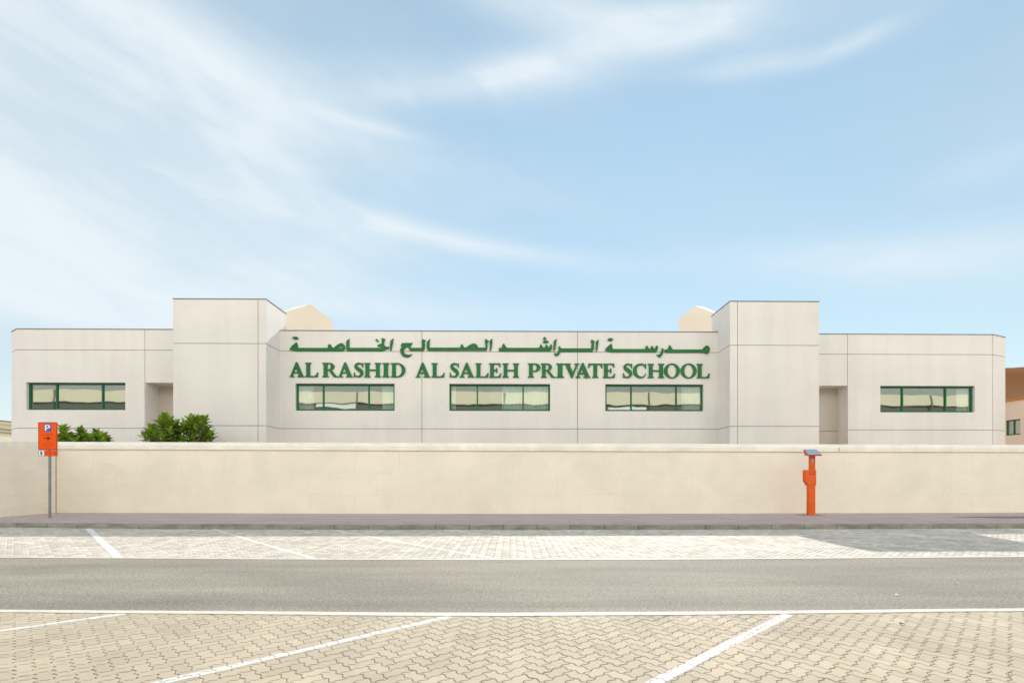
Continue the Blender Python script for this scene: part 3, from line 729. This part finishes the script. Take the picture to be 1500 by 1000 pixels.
wm.build('wall_panel', M['wall'], bw); cm.build('coping', M['coping'], bw, fix=True)
# vertical movement joint cover at the kink of the wall
x_, y_ = wt[3]
j = MB(); j.box(x_-.02, x_+.02, y_-.012, y_-.001, KH, ctop(x_, y_)-.29); j.build('joint_strip', M['kerb'], bw)
j = MB()
for px in (1228,):
    X = (px-CX)/F*18.2; Yj = interp(wt, X); zt = ctop(X, Yj)
    j.box(X-.012, X+.012, Yj-.064, Yj-.0595, zt-.275, zt-.13)
j.build('joint_strip', M['kerb'], bw)

# ------------------------------------------------------------------ parking sign
Zs = 16.0
sx = (73-CX)/F*Zs
def S(px, py): return ((px-CX)/F*Zs, H+(HY-py)/F*Zs)
sg = empty('parking_sign', (sx, Zs, KH), 'orange parking sign with blue P and arrow on a grey post at left', 'sign')
p = MB(); p.tube((sx, Zs, KH-.02), (sx, Zs, S(0,619)[1]), .038, .038, 16); p.tube((sx,Zs,S(0,619)[1]),(sx,Zs,S(0,618.6)[1]),.04,.04,16)
p.tube((sx,Zs,KH-.01),(sx,Zs,KH+.015),.075,.06,16)
p.build('post', M['galv'], sg)
def rrect(x0, x1, z0, z1, r, n=4):
    pts = []
    for cx_, cz_, a0 in ((x1-r, z1-r, 0), (x0+r, z1-r, 90), (x0+r, z0+r, 180), (x1-r, z0+r, 270)):
        pts += arc(cx_, cz_, r, r, a0, a0+90, n)
    return pts
def plate(name, x0, x1, z0, z1, r, y0, y1, m, parent):
    mb = MB(); mb.prism(rrect(x0, x1, z0, z1, r), lambda a, b: (a, y0, b), lambda a, b: (a, y1, b)); return mb.build(name, m, parent)
yq = Zs-.042
x0, z1 = S(58.2, 618.3); x1, z0 = S(86, 658.8)
mp = plate('sign_plate', x0, x1, z0, z1, .03, yq-.012, yq, M['orange_edge'], sg)
plate('sign_face', x0+.034, x1-.034, z0+.034, z1-.034, .02, yq-.0135, yq-.0121, M['orange_sign'], mp)
bx0, bz1 = S(66.3, 621); bx1, bz0 = S(77.6, 632)
plate('symbol_panel', bx0, bx1, bz0, bz1, .015, yq-.0155, yq-.0137, M['blue'], mp)
h_ = bz1-bz0; cx_ = (bx0+bx1)/2
# P
def fl(y): return lambda a, b, t: (a, y-t, b)
hh = h_*.78; zb_ = bz0+h_*.11; xl = cx_-.085
P_ = [[[(xl,zb_),(xl+.055,zb_),(xl+.055,zb_+hh*.36)]+[(q[0],q[1]) for q in arc(xl+.09, zb_+hh*.68, .085, hh*.32, -90, 90)]+[(xl,zb_+hh)],
       [(q[0],q[1]) for q in arc(xl+.085, zb_+hh*.68, .035, hh*.15, -90, 90)]+[(xl+.055,zb_+hh*.83),(xl+.055,zb_+hh*.53)]]]
letter('parking_letter', P_, fl(yq-.0157), mp, M['white'], thick=0.0)
# arrow
ax0, az = S(66.6, 641.8); ax1, _ = S(76.8, 641.8)
arr = MB(); t_ = .018; hd = .055
arr.prism([(ax0,az-t_),(ax1-.10,az-t_),(ax1-.13,az-hd),(ax1-.08,az-hd),(ax1,az),(ax1-.08,az+hd),(ax1-.13,az+hd),(ax1-.10,az+t_),(ax0,az+t_)],
          lambda a, b: (a, yq-.0155, b), lambda a, b: (a, yq-.0137, b)); arr.build('arrow', M['black'], mp)
def textline(pxa, pxb, py, hpx, m, parent, y, seed):
    rnd = random.Random(seed); mb = MB(); x = pxa
    while x < pxb:
        w = rnd.uniform(.35, .8); hgt = hpx*rnd.uniform(.5, 1)
        a, zt = S(x, py-hgt/2); b, zb = S(min(x+w, pxb), py+hgt/2*rnd.uniform(.6,1))
        mb.box(a, b, y-.0012, y, zb, zt); x += w+rnd.choice((.2,.2,.3,.7))
    return mb.build('print_line', m, parent)
textline(64.5, 80.8, 635.0, .8, M['red_print'], mp, yq-.0138, 1)
textline(64.7, 80.2, 637.5, 1.1, M['red_print'], mp, yq-.0138, 2)
textline(68.2, 76, 646.6, 1.0, M['red_print'], mp, yq-.0138, 3)
textline(63.5, 80.2, 649.8, 1.1, M['red_print'], mp, yq-.0138, 4)
textline(64.3, 80, 652.9, 1.1, M['red_print'], mp, yq-.0138, 5)
textline(69.0, 75, 655.6, .8, M['red_print'], mp, yq-.0138, 6)
x0, z1 = S(58.2, 659.2); x1, z0 = S(86.3, 667.8)
zp = plate('zone_plate', x0, x1, z0, z1, .018, yq-.012, yq, M['orange_edge'], sg)
xm, _ = S(67.3, 660)
plate('sign_face', xm, x1-.016, z0+.016, z1-.016, .008, yq-.0135, yq-.0121, M['orange_sign'], zp)
plate('symbol_panel', x0+.016, xm-.006, z0+.012, z1-.012, .006, yq-.0135, yq-.0121, M['white'], zp)
plate('meter_symbol', x0+.075, x0+.135, z0+.035, z1-.06, .012, yq-.015, yq-.0137, M['blue'], zp)
plate('meter_symbol', x0+.062, x0+.148, z1-.056, z1-.038, .006, yq-.015, yq-.0137, M['blue'], zp)
fc = bpy.data.curves.new('t', 'FONT'); fc.body = '315 A'; fc.size = .155; fc.align_x = 'CENTER'
to = bpy.data.objects.new('t', fc); COL.objects.link(to)
me = bpy.data.meshes.new_from_object(to.evaluated_get(bpy.context.evaluated_depsgraph_get())); bpy.data.objects.remove(to)
cxp = (xm+x1)/2-.01
tb = MB(); tb.v = [(cxp+v.co.x, yq-.0145, z0+.042+v.co.y) for v in me.vertices]; tb.f = [tuple(p_.vertices) for p_ in me.polygons]; tb.m = [0]*len(tb.f)
tb.build('zone_number', M['red_print'], zp)

# ------------------------------------------------------------------ parking meter
Zm = 17.15
def MT(px, py): return ((px-CX)/F*Zm, H+(HY-py)/F*Zm)
mx0 = MT(1185.5, 700)[0]
mt = empty('parking_meter', (mx0, Zm, KH), 'orange parking ticket machine with a tilted solar panel on top, standing against the wall', 'parking meter')
def col(name, pts, ya_, yb_, m, bev=.012, parent=mt):
    mb = MB(); mb.prism(pts, lambda a, b: (a, ya_, b), lambda a, b: (a, yb_, b)); return mb.build(name, m, parent, bevel=bev)
def PX(l): return [MT(*q) for q in l]
lower = PX([(1183.0,754.0),(1192.6,754.0),(1192.6,711.2),(1183.0,711.2)])
col('column', lower, Zm-.08, Zm+.075, M['orange'])
head = PX([(1182.2,711),(1193.2,711),(1193.3,688),(1177.8,688),(1177.8,704)])
hd_ = col('housing', head, Zm-.10, Zm+.095, M['orange'])
a, z_ = MT(1183, 690.5); b, zb = MT(1190.6, 694.8)
sl = MB(); sl.box(a, b, Zm-.105, Zm-.101, zb, z_); sl.build('ticket_slot', M['orange_edge'], hd_, bevel=.003)
sl = MB(); a, z_ = MT(1183.5, 691.3); b, zb = MT(1188.5, 693.6); sl.box(a, b, Zm-.112, Zm-.1055, zb, z_); sl.build('push_button', M['orange'], hd_)
neck = PX([(1185.6,688),(1193.0,688),(1193.0,666),(1185.6,666)])
nk = col('upper_column', neck, Zm-.06, Zm+.055, M['orange'])
a, z_ = MT(1187.0, 671); b, zb = MT(1189.6, 677)
dsp = MB(); dsp.box(a, b, Zm-.064, Zm-.0605, zb, z_); dsp.build('display', M['solar'], nk)
# solar head: wedge with the panel facing the sun side of the sky, tipped towards the road
lx, lz = MT(1183.5, 666.6); rx, rz = MT(1204, 666.2); tlx, tlz = MT(1176, 657.8); trx, trz = MT(1196.5, 657.8)
yf_, yb_ = Zm-.26, Zm+.22
def sh(px, py, Y): return ((px-CX)/F*Y, Y, H+(HY-py)/F*Y)
FLp, FRp, BRp, BLp = sh(1183.3,666.2,yf_), sh(1204,666.0,yf_), sh(1196,658.0,yb_), sh(1177,658.0,yb_)
pn = MB(); dn = Vector((0, .0, -.03))
pn.hexa([Vector(q)+dn for q in (FLp,FRp,BRp,BLp)] + [FLp,FRp,BRp,BLp])
po = pn.build('solar_head', M['orange_edge'], mt)
c_ = [Vector(q) for q in (FLp,FRp,BRp,BLp)]; ce = sum(c_, Vector())/4
nn = (c_[1]-c_[0]).cross(c_[3]-c_[0]).normalized()
if nn.z < 0: nn = -nn
sp_ = MB(); q = [ce+(v-ce)*.93+nn*.003 for v in c_]; sp_.hexa(q+[v+nn*.006 for v in q]); sp_.build('solar_panel', M['solar'], po)
br = MB()
tri = [Vector(FLp)+dn, Vector(BLp)+dn, Vector(sh(1178.3,666.8,yb_))]
br.prism([(0,0),(1,0),(2,0)], lambda a, b: tri[int(a)], lambda a, b: tri[int(a)]+Vector((.02,0,0)))
br.box(MT(1184.5,0)[0], MT(1191.5,0)[0], Zm-.1, Zm+.12, MT(0,667)[1], MT(0,664.5)[1]-.02)
br.build('bracket', M['orange'], mt)
bp_ = MB(); a, _ = MT(1171, 0); b, _ = MT(1204, 0); bp_.box(a, b, Zm-.28, Zm+.26, KH-.003, KH+.006); bp_.build('base_slab', M['kerb'], mt)

# ------------------------------------------------------------------ shrubs
def leaf_mesh(mb, base, d, up, L_, W_):
    d = d.normalized(); s = d.cross(up)
    if s.length < 1e-3: s = d.orthogonal()
    s.normalize(); n = s.cross(d).normalized()
    prof = [(0,.12),(.3,.75),(.6,1),(.85,.7),(1,0.05)]; row = []
    for t, w in prof:
        c = base + d*(L_*t) + n*(-.10*L_*t*t*1.5 + .02)
        row.append((c - s*W_*w/2 + n*.12*W_*w, c - n*.02*L_, c + s*W_*w/2 + n*.12*W_*w))
    b = len(mb.v)
    for r_ in row: mb.v += [tuple(q) for q in r_]
    for i in range(len(prof)-1):
        for k in (0, 1):
            mb.f.append((b+3*i+k, b+3*i+k+1, b+3*i+3+k+1, b+3*i+3+k)); mb.m.append(0)
def shrub(name, tips, base, label, seed, L0=.36):
    rnd = random.Random(seed)
    o = empty(name, (base[0], base[1], 0), label, 'shrub')
    st, lf = MB(), MB(); b0 = Vector((base[0], base[1], 0))
    for (x, y, z, n) in tips:
        tip = Vector((x, y, z)); mid = b0.lerp(tip, .45)+Vector((rnd.uniform(-.15,.15), rnd.uniform(-.1,.1), .1))
        st.tube(b0+Vector((rnd.uniform(-.1,.1), 0, 0)), mid, .035, .025, 6); st.tube(mid, tip, .025, .012, 6)
        axis = (tip-mid).normalized()
        for k in range(n):
            a = k*2.39996+rnd.uniform(-.3,.3); f = k/n
            lat = Vector((math.cos(a), math.sin(a), 0)); el = R(72-82*f+rnd.uniform(-10,10))
            d = lat*math.cos(el)+Vector((axis.x*.4, axis.y*.4, 1)).normalized()*math.sin(el)
            leaf_mesh(lf, tip - axis*.22*f, d, Vector((0,0,1)), L0*rnd.uniform(.75,1.15), L0*rnd.uniform(.34,.46))
    st.build('stem', M['stem'], o); f_ = lf.build('foliage', M['leaf'], o, fix=False)
    for p_ in f_.data.polygons: p_.use_smooth = True
    return o
def pt(px, py, Y): return ((px-CX)/F*Y, Y, H+(HY-py)/F*Y)
rnd = random.Random(3)
def tips(lst, Y0, jit=.35):
    out = []
    for px, py, n in lst:
        out.append((*pt(px, py+4, Y0+rnd.uniform(-jit, jit)), n))
        out.append((*pt(px+rnd.uniform(-6,6), py+rnd.uniform(6,10), Y0+rnd.uniform(-jit, jit)), n//2))
    return out
t1 = tips([(93,628,24),(88,640,18),(101,638,20),(110,641,18),(118,630,24),(124,640,20),(133,641,20),(141,634,22),(149,638,20),(156,642,16),(129,646,16),(96,646,16),(112,648,14),(144,646,16),(158,648,12)], 20.3)
shrub('leafy_shrub', t1, (pt(120,640,20.3)[0], 20.3), 'low leafy green shrub peeping over the wall beside the parking sign', 11)
t2 = tips([(241,609,26),(250,615,22),(236,617,22),(246,626,24),(257,622,24),(222,624,24),(217,633,20),(228,636,22),(240,638,22),(252,636,24),(262,634,22),(270,620,26),(280,614,26),(290,613,26),(299,612,20),(296,622,24),(285,625,24),(276,630,24),(303,630,20),(309,636,18),(295,638,22),(283,640,20),(268,643,18),(255,645,18),(238,647,16),(225,645,18),(300,645,16),(287,648,14)], 20.4, .5)
shrub('leafy_shrub', t2, (pt(262,640,20.4)[0], 20.4), 'larger leafy green shrub rising over the wall in front of the left doorway recess', 12)
t3 = tips([(328,645.5,7),(333,648,5)], 20.0, .1)
shrub('small_plant', t3, (pt(330,648,20)[0], 20.0), 'tiny tip of a plant just showing above the coping right of the larger shrub', 13, .15)

# ------------------------------------------------------------------ neighbours
an = empty('annex_building', (30, 30, 0), 'peach rendered annex with a small green window beyond the right end of the school', 'building')
a_ = MB(); wy0, wy1, wzz0, wzz1 = 26.47, 27.26, 3.72, 4.55
relief(a_, 22, 40, 0, 5.53, [], [], [(wy0, wy1, wzz0, wzz1, .12)], sideplane(27.0, 1))
a_.poly([(27,22,0),(40,22,0),(40,22,5.53),(27,22,5.53)]); a_.poly([(27,22,5.53),(40,22,5.53),(40,40,5.53),(27,40,5.53)])
a_.poly([(27,40,0),(40,40,0),(40,40,5.53),(27,40,5.53)]); a_.poly([(40,22,0),(40,40,0),(40,40,5.53),(40,22,5.53)])
a_.build('wall', [M['peach'], M['peach'], M['peach']], an, fix=False)
f = MB(); xx = 27.06
for (y0_, y1_, z0_, z1_) in ((wy0,wy1,wzz0,wzz0+.06),(wy0,wy1,wzz1-.06,wzz1),(wy0,wy0+.06,wzz0+.06,wzz1-.06),(wy1-.06,wy1,wzz0+.06,wzz1-.06),((wy0+wy1)/2-.03,(wy0+wy1)/2+.03,wzz0+.06,wzz1-.06)):
    f.box(xx, xx+.05, y0_, y1_, z0_, z1_)
fo = f.build('window', M['green'], an)
g_ = MB(); g_.poly([(xx+.03,wy0,wzz0),(xx+.03,wy1,wzz0),(xx+.03,wy1,wzz1),(xx+.03,wy0,wzz1)]); g_.build('pane', M['glass'], fo)
g_ = MB(); g_.box(27.4,27.5,wy0-.5,wy1+.5,3.2,5); g_.build('blind', M['curtain'], an)
sc_ = empty('shade_canopy', (29, 29, 0), 'brown fabric shade canopy stretched above the annex at the right edge', 'canopy')
cm_ = MB(); nu, nv = 14, 8
def cp(i, j):
    y = 24+i*(34-24)/nu; s = j/nv
    ridge = 7.95-.035*(y-31)**2*.7-.08*math.cos((y-24)*1.6); x = 26.85+2.3*s
    z = 5.62+(ridge-5.62)*s + .22*math.sin(s*math.pi)*(-1) + .05*math.sin(y*2.1)*s
    return (x, y, z)
def cp2(i, j):
    y, s = cp(i, nv)[1], j/nv; p0_ = cp(i, nv); return (p0_[0]+3.5*s, y, p0_[2]-(p0_[2]-5.7)*s-.25*math.sin(s*math.pi))
for fn_ in (cp, cp2):
    for i in range(nu):
        for j_ in range(nv): cm_.poly([fn_(i,j_), fn_(i+1,j_), fn_(i+1,j_+1), fn_(i,j_+1)])
co = cm_.build('fabric', M['canopy'], sc_)
for p_ in co.data.polygons: p_.use_smooth = True
for yy in (24.1, 33.9): 
    for xx_, zz_ in ((32.65, 5.75), (26.85, 5.63)):
        pm = MB(); pm.tube((xx_, yy, 5.5), (xx_, yy, zz_), .05, .05, 10); pm.build('pole', M['galv'], sc_)
for yy, i in ((24.1, 0), (33.9, nu)):
    pm = MB(); pm.tube((29.15, yy, 5.5), (29.15, yy, cp(i, nv)[2]), .06, .06, 10); pm.build('pole', M['galv'], sc_)
fb_ = empty('neighbouring_building', (-48, 46, 0), 'sunlit cream building with brown roof lines beyond the left end of the school', 'building')
b_ = MB(); b_.box(-56, -41, 36, 58, 0, 5.75); b_.build('wall', M['bgcream'], fb_)
b_ = MB(); b_.box(-56.3, -40.8, 35.8, 58.2, 5.752, 6.0); b_.build('roof', M['bgcream'], fb_)
b_ = MB()
for zt in (5.04, 5.30): b_.box(-41.0+.002, -40.92, 36, 58, zt, zt+.06)
b_.box(-40.798, -40.75, 35.8, 58.2, 5.93, 6.02)
b_.build('trim', M['bgtrim'], fb_)
wh = empty('warehouse', (0, -18, 0), 'long cream warehouse across the road, seen only as a reflection in the school windows', 'warehouse')
w1 = MB(); w1.box(-95, 95, -36, -14, 10.55, 11.95); w1.build('fascia', M['bgcream'], wh)
w1 = MB(); w1.box(-94.8, 94.8, -35.8, -14.25, 6.2, 10.548); w1.build('cladding', M['louvre'], wh)
w1 = MB(); w1.box(-95, 95, -36, -14, 0, 6.198); w1.build('wall', M['bgcream'], wh)
w1 = MB(); w1.prism([(-14.2,11.952),(-25,16.2),(-35.8,11.952)], lambda a, b: (-94.8, a, b), lambda a, b: (94.8, a, b)); w1.build('roof', M['roofmetal'], wh)
for xa_, xb_, za_, zb_ in ((-23,-18.2,10.0,10.45),(12.8,17.6,9.7,10.25),(42,46,9.8,10.4)):
    w1 = MB(); w1.box(xa_, xb_, -14.22, -14.1, za_, zb_); w1.build('pale_panel', M['white'], wh)
for x in range(-90, 91, 9):
    w1 = MB(); w1.box(x-.09, x+.09, -14.0+.002, -13.93, 6.25, 11.9); w1.build('downpipe', M['louvre'], wh)

# ------------------------------------------------------------------ camera
cam = bpy.data.cameras.new('camera'); co = bpy.data.objects.new('camera', cam); COL.objects.link(co)
co.location = (0, 0, H); co.rotation_euler = (R(90), 0, 0)
cam.sensor_width = 36; cam.lens = F/1500*36; cam.shift_y = (HY-500)/1500; cam.clip_end = 4000; cam.clip_start = .05
sc.camera = co

# ------------------------------------------------------------------ sun and sky
SV = Vector((.225, 1.0, .73)).normalized()      # towards the sun
el = math.asin(SV.z); az = math.atan2(SV.x, SV.y)
sun = bpy.data.lights.new('sun', 'SUN'); sun.energy = 4.3; sun.angle = R(.5); sun.color = (1, .945, .86)
so = bpy.data.objects.new('sun', sun); COL.objects.link(so); so.rotation_euler = SV.to_track_quat('Z', 'Y').to_euler(); so.location = (0, 0, 30)
W = bpy.data.worlds.new('World'); sc.world = W; W.use_nodes = True
nt = W.node_tree; N = nt.nodes; L = nt.links; bg = N['Background']; bg.inputs['Strength'].default_value = .15
sky = N.new('ShaderNodeTexSky'); sky.sky_type = 'NISHITA'; sky.sun_disc = False; sky.sun_elevation = el; sky.sun_rotation = az
sky.air_density = 1.0; sky.dust_density = .0; sky.ozone_density = 1.4; sky.altitude = 0
tc = N.new('ShaderNodeTexCoord'); nrm = N.new('ShaderNodeVectorMath'); nrm.operation = 'NORMALIZE'; L.new(tc.outputs['Generated'], nrm.inputs[0])
sp = N.new('ShaderNodeSeparateXYZ'); L.new(nrm.outputs[0], sp.inputs[0])
def math_(op, a, b=None, c=None, clamp=False):
    n = N.new('ShaderNodeMath'); n.operation = op; n.use_clamp = clamp
    for i, v in enumerate((a, b, c)):
        if v is None: continue
        if isinstance(v, (int, float)): n.inputs[i].default_value = v
        else: L.new(v, n.inputs[i])
    return n.outputs[0]
azs = math_('ARCTAN2', sp.outputs[0], sp.outputs[1]); els = math_('ARCSINE', sp.outputs[2])
def noise(sx, sy, rot, detail, dist, off=0, rough=.55):
    cb = N.new('ShaderNodeCombineXYZ'); L.new(azs, cb.inputs[0]); L.new(els, cb.inputs[1]); cb.inputs[2].default_value = off
    m1 = N.new('ShaderNodeMapping'); m1.vector_type = 'POINT'; m1.inputs['Rotation'].default_value = (0, 0, R(rot)); L.new(cb.outputs[0], m1.inputs[0])
    m2 = N.new('ShaderNodeMapping'); m2.inputs['Scale'].default_value = (sx, sy, 1); L.new(m1.outputs[0], m2.inputs[0])
    n = N.new('ShaderNodeTexNoise'); n.inputs['Scale'].default_value = 1; n.inputs['Detail'].default_value = detail
    n.inputs['Distortion'].default_value = dist; n.inputs['Roughness'].default_value = rough; L.new(m2.outputs[0], n.inputs['Vector']); return n.outputs['Fac']
def blob(px, py, ang, sx, sy, amp):
    t = (px-CX)/F; a0 = math.atan(t); e0 = math.atan((HY-py)/F*math.cos(a0))
    ka = F/math.cos(a0)**2; ke = F/math.cos(a0)/math.cos(e0)**2
    wx = sx/ka; wy = sy/ke
    u = math_('SUBTRACT', azs, a0); v = math_('SUBTRACT', els, e0)
    c, s = math.cos(R(ang)), math.sin(R(ang))
    p = math_('ADD', math_('MULTIPLY', u, c/wx), math_('MULTIPLY', v, s/wx))
    q = math_('ADD', math_('MULTIPLY', u, -s/wy), math_('MULTIPLY', v, c/wy))
    r2 = math_('ADD', math_('MULTIPLY', p, p), math_('MULTIPLY', q, q))
    return math_('MULTIPLY', math_('EXPONENT', math_('MULTIPLY', r2, -1)), amp)
BL = [(120,240,0,480,300,.30),(220,235,-14,340,85,1.35),(120,340,0,300,75,.95),(430,290,-14,130,32,.6),(660,352,-8,230,16,.6),(860,88,5,300,40,.6),(900,30,-10,300,40,.6),(1100,98,-8,100,18,.5),
      (150,60,-10,400,80,.8),(1250,62,0,70,14,.4),(1300,380,-10,300,36,.55),(60,440,0,420,40,.75),(540,185,-3,80,10,.35),(690,120,10,150,22,.4),(1430,250,0,90,25,.25),(400,130,-12,400,60,.35),(500,450,0,300,30,.4)]
tot = None
for b in BL:
    v = blob(*b); tot = v if tot is None else math_('ADD', tot, v)
n1 = noise(1.6, 5.0, 12, 8, .5, 0, .52); n2 = noise(6, 20, 11, 6, .6, 3.3, .55)
nn_ = math_('ADD', math_('MULTIPLY', n1, .70), math_('MULTIPLY', n2, .30))
nm = N.new('ShaderNodeMapRange'); nm.inputs[1].default_value = .36; nm.inputs[2].default_value = .62; nm.interpolation_type = 'SMOOTHSTEP'; L.new(nn_, nm.inputs[0])
mod = math_('ADD', math_('MULTIPLY', nm.outputs[0], .44), .53)
mask = math_('MULTIPLY', math_('MINIMUM', math_('ADD', math_('MULTIPLY', tot, 1.15), .14), 1.05), mod)
mask = math_('MULTIPLY', mask, .92, clamp=True)
# thin milky veil everywhere, thickening towards the horizon
veil = math_('MULTIPLY', math_('EXPONENT', math_('MULTIPLY', math_('MAXIMUM', els, 0), -3.5)), .45)
veil = math_('ADD', veil, .27)
mask = math_('SUBTRACT', 1, math_('MULTIPLY', math_('SUBTRACT', 1, mask), math_('SUBTRACT', 1, veil)))
mx = N.new('ShaderNodeMix'); mx.data_type = 'RGBA'; L.new(mask, mx.inputs[0]); mx.inputs[7].default_value = (5.35, 5.85, 6.1, 1)
tn = N.new('ShaderNodeVectorMath'); tn.operation = 'MULTIPLY'; L.new(sky.outputs[0], tn.inputs[0])
tm = N.new('ShaderNodeMix'); tm.data_type = 'RGBA'; te = N.new('ShaderNodeMapRange'); te.inputs[1].default_value = .0; te.inputs[2].default_value = .6; L.new(els, te.inputs[0])
tm.inputs[6].default_value = (.74, .78, .68, 1); tm.inputs[7].default_value = (.66, 1.0, .91, 1); L.new(te.outputs[0], tm.inputs[0]); L.new(tm.outputs[2], tn.inputs[1]); L.new(tn.outputs[0], mx.inputs[6])
# bright cloud bank added to the unseen sky behind the camera, lifting the facade
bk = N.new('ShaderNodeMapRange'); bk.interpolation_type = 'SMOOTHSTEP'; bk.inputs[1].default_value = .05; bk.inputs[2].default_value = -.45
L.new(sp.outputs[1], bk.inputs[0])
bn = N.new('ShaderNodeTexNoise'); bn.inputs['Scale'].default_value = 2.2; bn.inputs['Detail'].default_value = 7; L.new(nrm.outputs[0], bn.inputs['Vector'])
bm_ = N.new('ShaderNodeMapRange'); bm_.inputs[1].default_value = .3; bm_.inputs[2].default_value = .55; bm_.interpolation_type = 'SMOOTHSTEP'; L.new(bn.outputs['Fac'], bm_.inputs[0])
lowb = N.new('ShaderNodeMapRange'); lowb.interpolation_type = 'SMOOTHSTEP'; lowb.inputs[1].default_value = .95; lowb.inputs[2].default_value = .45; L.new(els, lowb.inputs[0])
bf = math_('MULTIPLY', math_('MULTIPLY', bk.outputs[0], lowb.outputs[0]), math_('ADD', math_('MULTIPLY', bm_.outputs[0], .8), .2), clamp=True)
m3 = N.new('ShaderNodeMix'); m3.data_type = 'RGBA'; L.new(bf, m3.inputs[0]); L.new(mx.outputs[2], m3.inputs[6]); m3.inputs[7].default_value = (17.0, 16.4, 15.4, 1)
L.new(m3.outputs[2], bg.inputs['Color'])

sc.view_settings.view_transform = 'Standard'; sc.view_settings.look = 'None'; sc.view_settings.gamma = 1; sc.view_settings.exposure = 0.08
sc.render.engine = 'CYCLES'; sc.cycles.max_bounces = 8; sc.cycles.diffuse_bounces = 5
sc.cycles.use_denoising = True
